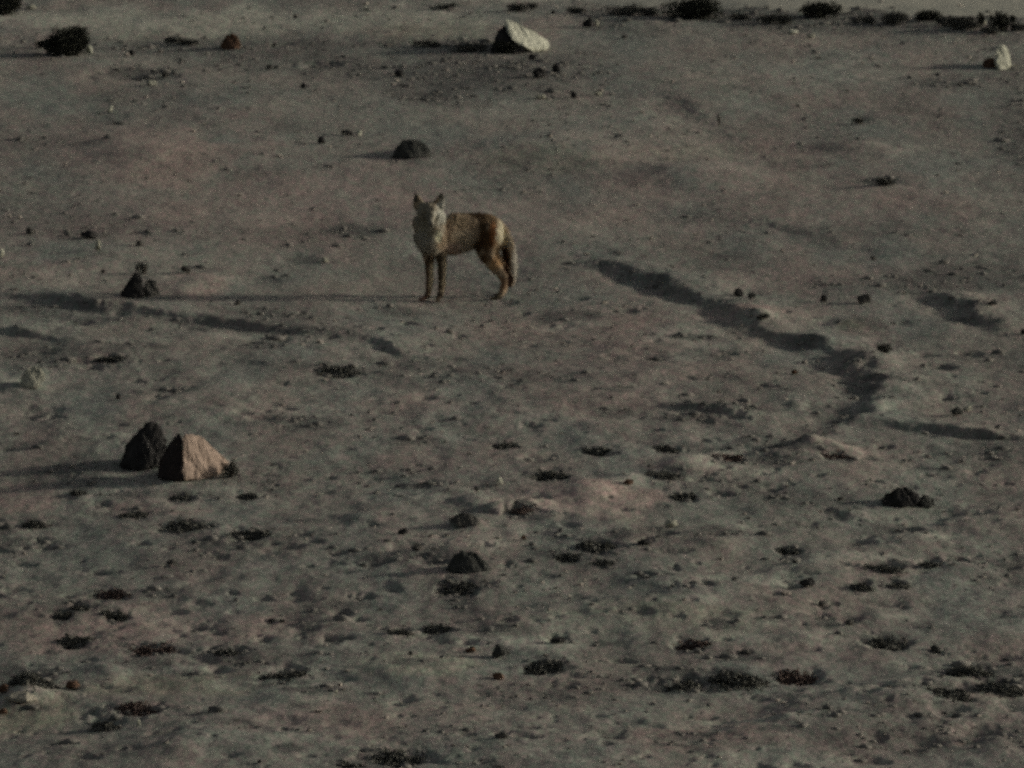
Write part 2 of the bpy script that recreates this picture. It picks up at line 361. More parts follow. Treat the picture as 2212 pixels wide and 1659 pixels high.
def soil_material():
    m, nt, b = new_mat('soil')
    geo = N(nt, 'ShaderNodeNewGeometry'); pos = geo.outputs['Position']
    mp = N(nt, 'ShaderNodeMapping'); mp.inputs['Scale'].default_value = (1, .34, 1); nt.links.new(pos, mp.inputs['Vector']); st = mp.outputs[0]
    n1 = remap(nt, noise(nt, st, 1.7, 4, .55), .38, .62)
    col = mixc(nt, n1, (.228, .235, .205), (.280, .241, .208))
    n2 = remap(nt, noise(nt, st, .9, 3, .5), .40, .66)
    col = mixc(nt, math_(nt, 'MULTIPLY', n2, .35), col, (.236, .232, .192))
    col = mixc(nt, math_(nt, 'MULTIPLY', attr(nt, 'pink'), .95), col, (.420, .302, .262))
    col = mixc(nt, math_(nt, 'MULTIPLY', attr(nt, 'olive'), .8), col, (.335, .320, .225))
    col = mixc(nt, math_(nt, 'MULTIPLY', attr(nt, 'pale'), .8), col, (.45, .44, .365))
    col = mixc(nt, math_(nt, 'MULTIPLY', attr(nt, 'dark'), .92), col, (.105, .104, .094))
    # grit: darker and lighter specks, and broader mottling
    g1 = remap(nt, noise(nt, st, 44, 2, .6), .30, .70, .70, 1.30)
    g2 = remap(nt, noise(nt, st, 9, 2, .5), .34, .66, .92, 1.08)
    g3 = remap(nt, noise(nt, st, 62, 1, .5), .30, .42, .86, 1.0)
    g = math_(nt, 'MULTIPLY', math_(nt, 'MULTIPLY', g1, g2), g3)
    mul = N(nt, 'ShaderNodeVectorMath', operation='SCALE'); nt.links.new(col, mul.inputs[0]); nt.links.new(g, mul.inputs['Scale'])
    hue = noise(nt, st, 27, 2, .5)
    hc = mixc(nt, remap(nt, hue, .35, .65), (.92, 1.035, .96), (1.08, .97, 1.0))
    m2 = N(nt, 'ShaderNodeVectorMath', operation='MULTIPLY'); nt.links.new(mul.outputs[0], m2.inputs[0]); nt.links.new(hc, m2.inputs[1])
    nt.links.new(m2.outputs[0], b.inputs['Base Color'])
    bp = N(nt, 'ShaderNodeBump'); bp.inputs['Strength'].default_value = .4; bp.inputs['Distance'].default_value = .008
    nt.links.new(noise(nt, pos, 38, 3, .6), bp.inputs['Height']); nt.links.new(bp.outputs[0], b.inputs['Normal'])
    return m

def stone_material(name, c1, c2, scale=14, bump=.5):
    m, nt, b = new_mat(name)
    tc = N(nt, 'ShaderNodeTexCoord').outputs['Object']
    col = mixc(nt, remap(nt, noise(nt, tc, scale, 4, .6), .35, .65), c1, c2)
    sp = remap(nt, noise(nt, tc, scale * 5, 2, .6), .3, .7, .78, 1.18)
    mul = N(nt, 'ShaderNodeVectorMath', operation='SCALE'); nt.links.new(col, mul.inputs[0]); nt.links.new(sp, mul.inputs['Scale'])
    nt.links.new(mul.outputs[0], b.inputs['Base Color'])
    bp = N(nt, 'ShaderNodeBump'); bp.inputs['Strength'].default_value = bump; bp.inputs['Distance'].default_value = .01
    nt.links.new(noise(nt, tc, scale * 2.2, 4, .65), bp.inputs['Height']); nt.links.new(bp.outputs[0], b.inputs['Normal'])
    return m

def plant_material(name, c1, c2):
    m, nt, b = new_mat(name)
    geo = N(nt, 'ShaderNodeNewGeometry')
    oi = noise(nt, geo.outputs['Position'], 16, 2, .5)
    f = math_(nt, 'MULTIPLY_ADD', geo.outputs['Random Per Island'], .6)
    nt.nodes[-1].inputs[2].default_value = 0
    f = math_(nt, 'ADD', f, math_(nt, 'MULTIPLY', oi, .4), True)
    nt.links.new(mixc(nt, f, c1, c2), b.inputs['Base Color'])
    return m

M = {}
M['soil'] = soil_material()
M['white'] = stone_material('pale_limestone', (.47, .47, .37), (.55, .545, .43))
M['cream'] = stone_material('cream_stone', (.31, .305, .24), (.38, .37, .29))
M['pink'] = stone_material('pink_sandstone', (.33, .25, .195), (.40, .305, .24), 18)
M['dark'] = stone_material('dark_basalt', (.020, .019, .018), (.042, .040, .037))
M['grey'] = stone_material('grey_stone', (.036, .038, .033), (.066, .066, .058))
M['pink_shade'] = stone_material('shaded_pink_stone', (.022, .018, .017), (.040, .031, .028))  # pink rock's left face with its shade put into the colour
M['tan'] = stone_material('tan_stone', (.26, .245, .19), (.33, .30, .24))
M['brown'] = stone_material('rusty_stone', (.075, .042, .024), (.13, .080, .055))
M['clod'] = stone_material('dark_soil_clod', (.055, .053, .046), (.10, .094, .082), 20)
M['bush'] = plant_material('dark_bush_leaf', (.018, .020, .015), (.050, .052, .038))
M['scrub'] = plant_material('dry_scrub', (.070, .071, .060), (.125, .122, .104))
M['redscrub'] = plant_material('reddish_scrub', (.082, .060, .050), (.140, .104, .090))
M['twig'] = plant_material('twig', (.05, .045, .036), (.11, .095, .075))
def gravel_mat():
    m, nt, b = new_mat('gravel')
    geo = N(nt, 'ShaderNodeNewGeometry')
    r = N(nt, 'ShaderNodeValToRGB'); nt.links.new(geo.outputs['Random Per Island'], r.inputs[0])
    cr = r.color_ramp; cr.elements[0].color = (.17, .166, .148, 1); cr.elements[1].color = (.36, .33, .28, 1)
    for p, c in ((.3, (.17, .165, .145, 1)), (.6, (.235, .205, .178, 1)), (.9, (.29, .26, .22, 1))):
        e = cr.elements.new(p); e.color = c
    nt.links.new(r.outputs[0], b.inputs['Base Color'])
    return m
M['gravel'] = gravel_mat()

# ------------------------------------------------------------------ the ground
nx, ny = len(X), len(Y)
idx = np.arange(nx * ny).reshape(ny, nx)
F = np.stack([idx[:-1, :-1], idx[:-1, 1:], idx[1:, 1:], idx[1:, :-1]], -1).reshape(-1, 4)
V = np.stack([GX, GY, Z], -1).reshape(-1, 3)
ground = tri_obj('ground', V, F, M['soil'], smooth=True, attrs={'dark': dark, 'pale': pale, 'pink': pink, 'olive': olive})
tag(ground, kind='structure')
del V, F, idx

# pale dirt road beyond the verge, a sheet 4 mm proud of the soil
def road():
    edge = [flat_at(u, v) for u, v in ((-2600, -190), (-900, -60), (700, 2), (1080, 6), (1300, 11), (1377, 17), (1420, 17), (1480, 22), (1600, 28), (1720, 33), (1800, 37), (1960, 42), (2212, 50), (2700, 62), (4200, 95))]
    n = 500; vs = []; fs = []
    ex = np.array([p[0] for p in edge]); ey = np.array([p[1] for p in edge])
    xs = np.linspace(ex[0], ex[-1], n); ys = np.interp(xs, ex, ey) + .14 * fbm(xs * 2.0, xs * 0, 88, 4)
    rows = 14
    for k in range(rows):
        for i in range(n):
            y = ys[i] + (k / (rows - 1)) * 6.5
            vs.append((xs[i], y, hz(xs[i], y) + .012 - (.022 if k in (0, rows - 1) else 0)))
    for k in range(rows - 1):
        for i in range(n - 1):
            a = k * n + i; fs.append((a, a + 1, a + n + 1, a + n))
    m, nt, b = new_mat('pale_road_dirt')
    pos = N(nt, 'ShaderNodeNewGeometry').outputs['Position']
    col = mixc(nt, remap(nt, noise(nt, pos, 3, 4, .6), .35, .65), (.36, .355, .29), (.44, .42, .34))
    g = remap(nt, noise(nt, pos, 40, 2, .6), .3, .7, .85, 1.12)
    mul = N(nt, 'ShaderNodeVectorMath', operation='SCALE'); nt.links.new(col, mul.inputs[0]); nt.links.new(g, mul.inputs['Scale'])
    nt.links.new(mul.outputs[0], b.inputs['Base Color'])
    tag(mesh_obj('dirt_road', vs, fs, m, smooth=True), kind='structure')
road()

# ------------------------------------------------------------------ stones
rng = random.Random(7)
def hull_rock(name, pts, material, detail=2, rough=.012, seed=1, soft=True, parent=None, loc=None):
    """convex boulder from local points (metres), with broken, uneven faces"""
    bm = bmesh.new()
    vs = [bm.verts.new(p) for p in pts]
    r = bmesh.ops.convex_hull(bm, input=vs)
    junk = [g for g in r['geom_interior'] + r['geom_unused'] if isinstance(g, bmesh.types.BMVert)]
    if junk: bmesh.ops.delete(bm, geom=list(set(junk)), context='VERTS')
    bmesh.ops.subdivide_edges(bm, edges=bm.edges[:], cuts=2 ** detail - 1, use_grid_fill=True)
    bmesh.ops.triangulate(bm, faces=bm.faces[:])
    if soft: bmesh.ops.smooth_vert(bm, verts=bm.verts[:], factor=.5, use_axis_x=True, use_axis_y=True, use_axis_z=True)
    bm.normal_update()
    for v in bm.verts:
        x, y, z = v.co
        k = 1 / max(rough * 6, .01)
        n = float(fbm((x + z * .7) * k + seed, (y - z * .6) * k - seed, seed, 3, .55))
        n2 = float(fbm((x - z * .5) * k * 3.1 - seed, (y + z * .8) * k * 3.1, seed + 5, 2, .5))
        v.co += v.normal * (n * rough + n2 * rough * .5)
    me = bpy.data.meshes.new(name); bm.to_mesh(me); bm.free()
    me.materials.append(material)
    o = bpy.data.objects.new(name, me); C.objects.link(o); o.parent = parent
    if loc is not None: o.location = loc
    return o

cP, sP = math.cos(PITCH), math.sin(PITCH)
def face_rock(name, u0, v0, pts, material, label, cat, seed=1, rough=.012, detail=3, group=None):
    """pts: (u, v, depth metres) of the corners as they stand round the ground point (u0, v0)"""
    g = ground_at(u0, v0); s = upp(g[1])
    loc = []
    for (u, v, d) in pts:
        z = ((v0 - v) * s - d * sP) / cP
        loc.append(((u - u0) * s, d, z))
    o = hull_rock(name, loc, material, detail, rough, seed, loc=g)
    return tag(o, label, cat, group)

def stone(name, u, v, w, h, material, label=None, cat='stone', seed=0, depth=None, group=None, rough=.14, point=0.0, lean=0.0):
    """irregular stone whose base centre is at (u, v); w, h its size in units"""
    g = ground_at(u, v); s = upp(g[1])
    W = w * s; H = h * s * .92; D = (depth or .8) * W
    r = random.Random(seed * 31 + int(u) * 7 + int(v))
    pts = []
    for i in range(22):
        zz = r.uniform(-.5, 1); a = i * 2.399 + r.uniform(-.4, .4)
        k = math.sqrt(max(.06, 1 - zz * zz * .9)) * r.uniform(.78, 1.04)
        pts.append((W / 2 * k * math.cos(a), D / 2 * k * math.sin(a), H * (.32 + .68 * zz) * (r.uniform(.86, 1) if zz > 0 else 1)))
    sk = r.uniform(-.3, .3) * W / max(H, .01)
    pts = [(x + z * sk * .5, y, z) for x, y, z in pts]
    o = hull_rock(name, pts, material, 2, rough * min(W, H) * .55, seed + int(u), loc=g)
    return tag(o, label, cat, group)

# big named rocks
face_rock('rock', 1135, 112, [(1091,42,.12),(1101,40,.12),(1116,52,.10),(1147,66,.14),(1186,86,.18),(1190,101,.12),(1154,112,-.02),(1134,102,-.10),(1108,88,-.10),(1098,76,-.06),
    (1100,56,.5),(1150,76,.5),(1180,98,.30),(1140,96,.24),(1158,120,.06)], M['white'],
    'large white slab of rock tilted down to the right near the top', 'rock', 3, .009, 3)
face_rock('rock', 1085, 114, [(1058,112,0),(1064,92,.02),(1074,62,.10),(1088,48,.20),(1100,70,.22),(1108,92,.12),(1122,100,.0),(1140,112,-.02),(1120,118,-.06),(1070,116,-.04),(1100,112,.3),(1070,108,.25)],
    M['dark'], 'black rock added for the shaded left side of the white slab, carrying its left end', 'rock', 4, .014)  # black block put where the slab's left side lies in shade
face_rock('rock', 2160, 150, [(2152,112,.05),(2157,98,.06),(2168,96,.08),(2178,108,.10),(2185,124,.10),(2185,142,.06),(2172,152,-.02),(2158,150,-.05),(2151,140,-.04),(2149,120,.0),(2152,150,.34),(2180,150,.34),(2160,108,.34),(2176,112,.34)],
    M['white'], 'upright rounded white stone near the upper right corner casting a long thin shadow', 'rock', 5, .008)
face_rock('rock', 2136, 147, [(2120,140,0),(2126,128,.02),(2140,122,.04),(2152,126,.04),(2154,148,.02),(2130,150,-.02),(2122,148,-.02),(2140,140,.1),(2150,150,.1)],
    M['brown'], 'low pinkish stone leaning on the left side of the upright white stone', 'rock', 6, .006)
face_rock('rock', 430, 1034, [(396,938,-.06),(403,938,-.06),(434,941,.02),(461,968,.08),(478,991,.14),(494,1001,.18),(478,1021,.10),(444,1036,-.02),(397,1038,-.12),(398,975,-.09),
    (408,950,.14),(440,960,.2),(485,1015,.26),(408,1036,.2)],
    M['pink'], 'pale pinkish rock with a flat sunlit face and a vertical left edge', 'rock', 8, .007, 3)
face_rock('rock', 365, 1034, [(338,1030,0),(346,1006,0),(354,980,.02),(362,957,.03),(377,947,.02),(388,938,.0),(394,948,-.08),(396,1000,-.13),(396,1036,-.15),(366,1040,-.10),(345,1034,-.05),(350,1020,.2),(390,1025,.15),(388,960,.1)],
    M['pink_shade'], 'shaded left side of the pale pinkish rock, painted dark, next to the tall dark rock', 'rock', 10, .010)  # separate dark piece stands in for the pink rock's shaded face
face_rock('rock', 305, 1012, [(258,1010,0),(267,984,.02),(282,943,.05),(292,933,.06),(310,908,.08),(340,907,.10),(353,928,.10),(361,952,.10),(359,985,.04),(343,1010,-.06),(315,1014,-.1),
    (275,1016,-.04),(300,960,.3),(340,950,.3),(350,1020,.3),(280,1020,.25)],
    M['dark'], 'tall dark craggy rock, leftmost of those standing together at lower left', 'rock', 9, .014)
face_rock('rock', 888, 341, [(846,341,0),(854,326,.02),(869,302,.05),(887,299,.06),(903,301,.07),(912,310,.07),(923,318,.08),(930,328,.06),(925,338,.0),(897,341,-.06),(870,343,-.05),(850,343,-.02),
    (880,325,.45),(915,330,.42),(858,336,.42),(885,312,.40)],
    M['grey'], 'large dark grey rounded rock upslope behind the coyote, casting a shadow to its left', 'rock', 11, .009)
face_rock('rock', 1958, 1096, [(1898,1078,.02),(1912,1068,.02),(1926,1058,.03),(1946,1046,.05),(1956,1049,.05),(1966,1057,.05),(1985,1062,.06),(1992,1075,.04),(1980,1094,-.04),(1940,1096,-.05),(1912,1094,-.04),(1904,1086,-.02),
    (1930,1080,.25),(1970,1080,.25),(1990,1092,.15),(1910,1092,.15)],
    M['dark'], 'wide black craggy rock on the right side of the slope below the curving rut', 'rock', 13, .012)
face_rock('rock', 2003, 1097, [(1984,1082,0),(1994,1068,.02),(2006,1070,.03),(2018,1078,.04),(2019,1090,.02),(2010,1098,-.02),(1988,1098,-.03),(2000,1085,.12),(2014,1092,.1)],
    M['grey'], 'small grey rock touching the right end of the wide black rock', 'rock', 14, .006)
face_rock('rock', 288, 643, [(259,643,0),(268,622,.02),(276,608,.03),(286,598,.04),(296,583,.05),(304,592,.05),(309,612,.05),(313,630,.03),(312,642,-.02),(285,645,-.05),(268,645,-.03),(290,625,.2),(305,640,.18),(275,641,.15)],
    M['dark'], 'pointed black wedge-shaped rock on the left above the long rut', 'rock', 15, .009)
face_rock('rock', 325, 640, [(310,640,0),(312,606,.04),(322,598,.06),(336,606,.06),(343,625,.06),(345,640,.04),(325,644,-.02),(325,620,.15),(338,640,.14)],
    M['clod'], 'dull grey-brown rock against the right side of the pointed black wedge', 'rock', 16, .008)
face_rock('rock', 498, 107, [(473,105,0),(478,90,.02),(488,75,.04),(500,71,.05),(512,76,.05),(519,92,.05),(520,106,.02),(508,109,-.02),(488,109,-.02),(495,95,.2),(510,104,.18)],
    M['brown'], 'rounded rusty brown rock near the top left, between the bush and the white slab', 'rock', 17, .007)
face_rock('rock', 1012, 1236, [(964,1232,0),(966,1218,.02),(974,1208,.03),(983,1196,.05),(994,1190,.06),(1014,1191,.06),(1030,1200,.06),(1050,1213,.05),(1066,1229,.03),(1050,1238,-.02),(1010,1240,-.06),(980,1238,-.04),(1000,1225,.22),(1040,1232,.15)],
    M['grey'], 'broad slate-dark lumpy rock in the lower centre, beside dark soil', 'rock', 18, .010)
face_rock('rock', 1005, 1136, [(968,1122,.02),(985,1112,.03),(1005,1108,.04),(1025,1114,.04),(1038,1126,.03),(1032,1136,-.02),(1000,1138,-.04),(975,1132,-.02),(1000,1122,.16),(1025,1130,.12)],
    M['clod'], 'low dark mossy rock below the left end of the small brown ledge in the centre', 'rock', 19, .008)
face_rock('rock', 65, 838, [(36,836,0),(44,820,.02),(52,806,.04),(60,794,.05),(72,790,.06),(86,796,.06),(97,808,.06),(96,822,.03),(84,834,-.02),(60,840,-.04),(60,820,.2),(85,825,.18)],
    M['cream'], 'whitish rounded rock by the left edge at mid height', 'rock', 20, .008)

# smaller stones: u, v, w, h, material, label
ST = [
 (238,243,13,22,'white','small upright white stone alone on the open slope at upper left'),
 (775,293,15,14,'white','small white pebble touching a dark stone, upslope to the left of the large grey rock'),
 (750,292,26,16,'dark','dark flat stone beside a white pebble, upslope to the left of the large grey rock'),
 (693,310,20,20,'dark','little square black stone farther left of the stone with the white pebble'),
 (193,515,40,20,'dark','flat black stone at left with a white upright stone under its right end'),
 (212,542,15,32,'cream','narrow pale upright stone just below a flat black stone at left'),
 (63,506,22,20,'clod','dull brown round stone at far left, level with the coyote'),
 (302,531,17,16,'clod','small round brown stone right of the flat black stone and above the black wedge'),
 (2,556,14,24,'white','white stone cut off by the left edge of the view'),
 (400,590,30,20,'clod','brown clod on the pale mound right of the black wedge'),
 (222,590,12,10,'dark','tiny black stone between the flat black stone and the black wedge'),
 (513,658,16,14,'clod','dark clod at the right end of the long rut on the left'),
 (701,566,18,14,'cream','small pale pink stone on the ground left of the coyote'),
 (255,862,13,13,'dark','single round black pebble above the tall dark rock'),
 (1080,1045,15,18,'white','small bright white pebble on the slope above the brown ledge'),
 (1450,1139,30,22,'cream','pale rounded stone left of the wide black rock, in the lower right'),
 (870,1154,26,16,'dark','black stone with pale soil to its right, left of the central dark rocks'),
 (900,1188,26,16,'clod','dark clod at the upper edge of the dark soil patch'),
 (1597,640,24,20,'dark','left and blackest of two stones sitting together above the curving rut'),
 (1623,646,22,20,'grey','greyish stone touching the right side of a black one above the curving rut'),
 (1777,652,18,18,'dark','small pointed black stone between the curving rut and the right edge'),
 (1867,655,34,26,'clod','dark brown block of earth on the pale ground near the right rut'),
 (2145,660,24,16,'clod','dark clod by the lower end of the short right-hand rut'),
 (2065,898,30,22,'grey','dark round stone with a pale stone at its right, above the straight right-hand rut'),
 (2088,888,22,14,'cream','pale flat stone beside a dark round one at the right side'),
 (1270,58,26,26,'dark','dark stone with a pale companion on its right, right of the white slab'),
 (1290,56,13,17,'cream','small pale stone touching the right side of a dark stone near the top'),
 (1195,30,10,10,'dark','tiny black pebble at the top above the white slab'),
 (1349,83,16,10,'clod','small flat dark stone right of the white slab'),
 (1149,130,18,16,'dark','small dark stone directly under the white slab'),
 (1163,168,32,30,'dark','larger black lump below the white slab, left of a rounder one'),
 (1202,156,20,24,'dark','round black lump below the right end of the white slab'),
 (1240,212,18,20,'dark','lowest of the black lumps scattered below the white slab'),
 (1168,214,26,14,'cream','pale flat stone among the black lumps below the white slab'),
 (1292,206,18,14,'cream','faint pale stone right of the lowest black lump'),
 (862,166,26,20,'dark','dark stone with a pale streak on its right, below left of the white slab'),
 (655,193,14,16,'dark','small dark stone in the open, left of the stone with the pale streak'),
 (582,150,18,14,'clod','dull dark clod below the rusty brown rock'),
 (592,102,12,12,'dark','small dark stone right of the rusty brown rock'),
 (638,39,13,10,'dark','dark pebble high up near the top edge, left of centre'),
 (282,124,16,20,'dark','narrow dark stone right of the round bush'),
 (193,116,16,22,'white','small white stone at the lower right foot of the round bush'),
 (66,20,24,14,'cream','pale stone beside the black bush in the top left corner'),
 (358,168,20,18,'clod','dark clod above a low pale mound at upper left'),
 (328,184,26,14,'cream','low pale stone under a dark clod at upper left'),
 (368,92,36,18,'grey','wide dark grey stone between the round bush and the rusty brown rock'),
 (1715,73,26,11,'white','flat white stone on the dark verge near the top right'),
 (1751,82,20,13,'cream','pale stone just right of the flat white one on the dark verge'),
 (2120,54,22,14,'cream','pale stone among the dark scrub of the top right verge'),
 (1847,50,18,14,'clod','dark clod on the verge right of the second road bush'),
 (1887,562,15,12,'clod','lone dark pebble on the open slope at right'),
 (1357,1046,26,14,'brown','small brown stone at the upper edge of the pink soil patch'),
 (1130,1167,14,14,'brown','small reddish stone right of the low mossy rock'),
 (1030,1060,12,12,'grey','tiny dark stone left below the bright white pebble'),
 (370,1222,26,18,'clod','round dark clod in the lower left, below the pink rock'),
 (610,1344,16,9,'dark','tiny jet black stone in the lower left quarter'),
 (587,1345,18,7,'dark','flat black sliver of stone just left of a tiny jet black one'),
 (887,1415,11,11,'dark','small black pebble on olive soil at bottom centre left'),
 (1017,1409,26,16,'brown','reddish dark stone left of the round grey stone at bottom centre'),
 (1079,1420,44,36,'grey','round grey stone with a dark pitted side at bottom centre'),
 (1077,1467,30,18,'brown','brown clod directly below the round grey stone'),
 (1207,1388,42,16,'dark','dark flat stone to the upper right of the round grey stone'),
 (158,1487,34,20,'brown','reddish brown stone right below the long dark slab at bottom left'),
 (299,1570,8,22,'white','thin white upright stone below a dark hollow at bottom left'),
 (727,1500,9,14,'white','small white pebble in the lower left centre, on open soil'),
 (1085,1594,34,16,'clod','dark clod near the bottom edge, centre'),
 (1745,1266,46,20,'dark','black stone in the lower right with a twiggy crest'),
 (1835,1350,24,16,'clod','round dark clod between two hollows at lower right'),
 (2022,1412,26,18,'grey','grey round stone near the right edge, lower quarter'),
 (1608,1412,26,16,'clod','dark clod above the big flat dark slab at lower right'),
 (1775,1312,20,14,'clod','faint brown clod under the black stone with the twiggy crest'),
 (1393,1176,32,14,'dark','dark flat stone right of the long scrub clump below the pink soil'),
 (2212,722,18,16,'dark','black stone cut by the right edge at mid height'),
 (1817,1082,18,12,'clod','faint dark clod left of the wide black rock'),
 (560,1648,12,9,'dark','tiny dark pebble on the bottom edge at left'),
 (860,1052,14,9,'clod','small dark clod on the plain soil right of the pink rock'),
 (1715,808,16,12,'brown','small brown clod inside the bend of the curving rut'),
 (5,1497,26,24,'brown','rusty stone cut by the left edge near the bottom'),
 (4,1545,24,18,'brown','second rusty stone at the left edge, right under the first'),
 (45,1512,84,18,'tan','broad pale boulder top bulging from the soil at the lower left corner'),
]
for i, (u, v, w, h, mt, lab) in enumerate(ST):
    stone('stone', u, v, w, h, M[mt], lab, 'stone', i + 3, depth=.9)

# ------------------------------------------------------------------ plants
def leaf_cloud(n, rx, ry, h, size, r, lumps=5, base=0.0, spread=.35):
    """small bent leaves spread through lumpy clumps; returns V, F"""
    cs = []
    for i in range(lumps):
        a = r.uniform(0, 6.28); q = math.sqrt(r.random()) * .7
        cs.append((rx * q * math.cos(a), ry * q * math.sin(a), h * r.uniform(.28, .62), r.uniform(.42, .70)))
    V = []; F = []
    for i in range(n):
        c = cs[r.randrange(lumps)]
        d = Vector((r.gauss(0, 1), r.gauss(0, 1), r.gauss(0, 1))).normalized() * (r.random() ** .45) * c[3]
        p = Vector((c[0] + d.x * rx, c[1] + d.y * ry, max(.004, c[2] + d.z * h * .8 + base)))
        if p.z > h * 1.1: p.z = h * r.uniform(.8, 1.1)
        n1 = Vector((r.gauss(0, 1), r.gauss(0, 1), r.gauss(.3, 1))).normalized()
        t = n1.orthogonal().normalized(); t.rotate(Matrix.Rotation(r.uniform(0, 6.28), 3, n1)); b = n1.cross(t)
        s = size * r.uniform(.6, 1.5); w = s * .32
        k = len(V)
        V += [p - t * s, p + b * w + n1 * s * .15, p + t * s, p - b * w + n1 * s * .15]
        F += [(k, k + 1, k + 2, k + 3)]
    return V, F

def stems(n, rx, ry, h, r, thick=.004, out=1.0):
    V = []; F = []
    for i in range(n):
        a = r.uniform(0, 6.28); p0 = Vector((r.gauss(0, .08) * rx, r.gauss(0, .08) * ry, -.01))
        q = r.uniform(.4, 1.0) * out
        p1 = Vector((rx * q * math.cos(a), ry * q * math.sin(a), h * r.uniform(.55, 1.05)))
        pts = [p0, p0.lerp(p1, .35) + Vector((r.gauss(0, .06) * rx, r.gauss(0, .06) * ry, .1 * h)), p0.lerp(p1, .7) + Vector((r.gauss(0, .05) * rx, 0, .04 * h)), p1]
        for k, p in enumerate(pts):
            t = thick * (1 - .28 * k)
            for m in range(3):
                an = m * 2.094
                V.append(p + Vector((t * math.cos(an), t * math.sin(an), 0)))
        b = len(V) - 12
        for k in range(3):
            for m in range(3):
                F.append((b + k * 3 + m, b + k * 3 + (m + 1) % 3, b + (k + 1) * 3 + (m + 1) % 3, b + (k + 1) * 3 + m))
    return V, F

def bush(u, v, w, h, mat, label, seed, n=1500, size=.016, depth=1.0, cat='bush', name='bush', nst=16, lumps=7):
    g = ground_at(u, v); s = upp(g[1]); r = random.Random(seed)
    root = bpy.data.objects.new(name, None); C.objects.link(root); root.location = g
    root.empty_display_size = .1
    tag(root, label, cat)
    W = w * s / 2; H = h * s
    V, F = stems(nst, W * .9, W * .9 * depth, H, r)
    mesh_obj('stems', V, F, M['twig'], root)
    V, F = leaf_cloud(n, W, W * depth, H, size, r, lumps)
    mesh_obj('foliage', V, F, mat, root)
    return root

bush(143, 118, 104, 76, M['bush'], 'round dark bush near the top left corner of the slope', 1, 3800, .016, .8, lumps=9)
bush(100, 104, 50, 18, M['bush'], 'low dark sprig spreading from the left foot of the round bush', 2, 500, .014, .8, 'shrub', 'shrub', 8, 4)
bush(22, 30, 84, 46, M['bush'], 'black-brown bush cut off by the top left corner', 3, 2200, .016, .8)
bush(1488, 38, 140, 44, M['bush'], 'wide dark bush on the edge of the pale road, left of a smaller one', 4, 3000, .016, .6, lumps=9)
bush(1776, 37, 92, 32, M['bush'], 'smaller dark bush on the edge of the pale road, right of a wider one', 5, 1600, .015, .6)
bush(1933, 52, 62, 26, M['scrub'], 'flat squarish scrub clump on the road verge at top right', 6, 900, .014, .6, 'shrub', 'shrub', 8)
bush(2008, 44, 60, 24, M['bush'], 'dark ragged shrub on the road verge right of a flat squarish clump', 7, 900, .014, .6, 'shrub', 'shrub', 8)
bush(2080, 62, 84, 30, M['scrub'], 'long low scrub on the verge left of the spiky shrubs in the top right corner', 8, 1100, .014, .6, 'shrub', 'shrub', 10)
bush(2118, 58, 18, 34, M['bush'], 'narrow black spiky shrub on the verge near the top right corner', 9, 300, .013, .8, 'shrub', 'shrub', 8, 3)
bush(2160, 66, 52, 44, M['bush'], 'dark spiky shrub on the verge, taller than its neighbours, near the top right corner', 10, 900, .014, .7, 'shrub', 'shrub', 12)
bush(2189, 48, 16, 18, M['bush'], 'tiny dark shrub last on the verge before the right edge', 11, 180, .012, .8, 'shrub', 'shrub', 5, 3)
bush(1350, 32, 84, 22, M['scrub'], 'low straggling scrub on the verge just left of the wide road bush', 12, 900, .014, .6, 'shrub', 'shrub', 10)
bush(1120, 24, 50, 20, M['scrub'], 'faint scrub clump on the verge above the white slab', 13, 420, .014, .6, 'shrub', 'shrub', 8)
bush(1150, 20, 30, 14, M['scrub'], 'small faint scrub to the right of the clump above the white slab', 14, 240, .013, .6, 'shrub', 'shrub', 6)
bush(1693, 52, 44, 26, M['scrub'], 'brownish scrub below the gap between the two road bushes', 15, 420, .014, .6, 'shrub', 'shrub', 8)
bush(960, 20, 60, 14, M['scrub'], 'thin scrub clump at the top edge, left of centre', 16, 300, .013, .6, 'shrub', 'shrub', 8)
bush(1095, 116, 60, 26, M['bush'], 'black scrub in the shade under the left end of the white slab', 17, 800, .014, .6, 'shrub', 'shrub', 8)
bush(1020, 112, 80, 20, M['scrub'], 'low scrub running left from the white slab', 18, 600, .014, .6, 'shrub', 'shrub', 8)
bush(500, 1032, 48, 40, M['scrub'], 'straggly dry plant growing at the right foot of the pink rock', 19, 320, .013, .7, 'shrub', 'shrub', 14)
bush(310, 592, 46, 30, M['scrub'], 'thin dry plant rising behind the pointed black wedge rock', 20, 160, .012, .7, 'shrub', 'shrub', 12)
bush(1552, 272, 10, 28, M['scrub'], 'single thin upright dry plant on the open upper slope', 21, 50, .011, .8, 'dry plant', 'dry_plant', 5, 2)
bush(1910, 762, 38, 22, M['scrub'], 'little dark plant on pale soil right of the curving rut', 22, 260, .012, .7, 'dry plant', 'dry_plant', 8)
bush(1905, 400, 52, 18, M['scrub'], 'lone low scrub clump on the open slope at upper right', 23, 360, .012, .7, 'shrub', 'shrub', 8)
bush(1860, 268, 34, 14, M['scrub'], 'faint small scrub high on the open right slope', 24, 150, .012, .7, 'shrub', 'shrub', 6)
bush(1648, 680, 32, 12, M['scrub'], 'small scrub tuft under the two stones above the curving rut', 25, 160, .012, .7, 'shrub', 'shrub', 6)

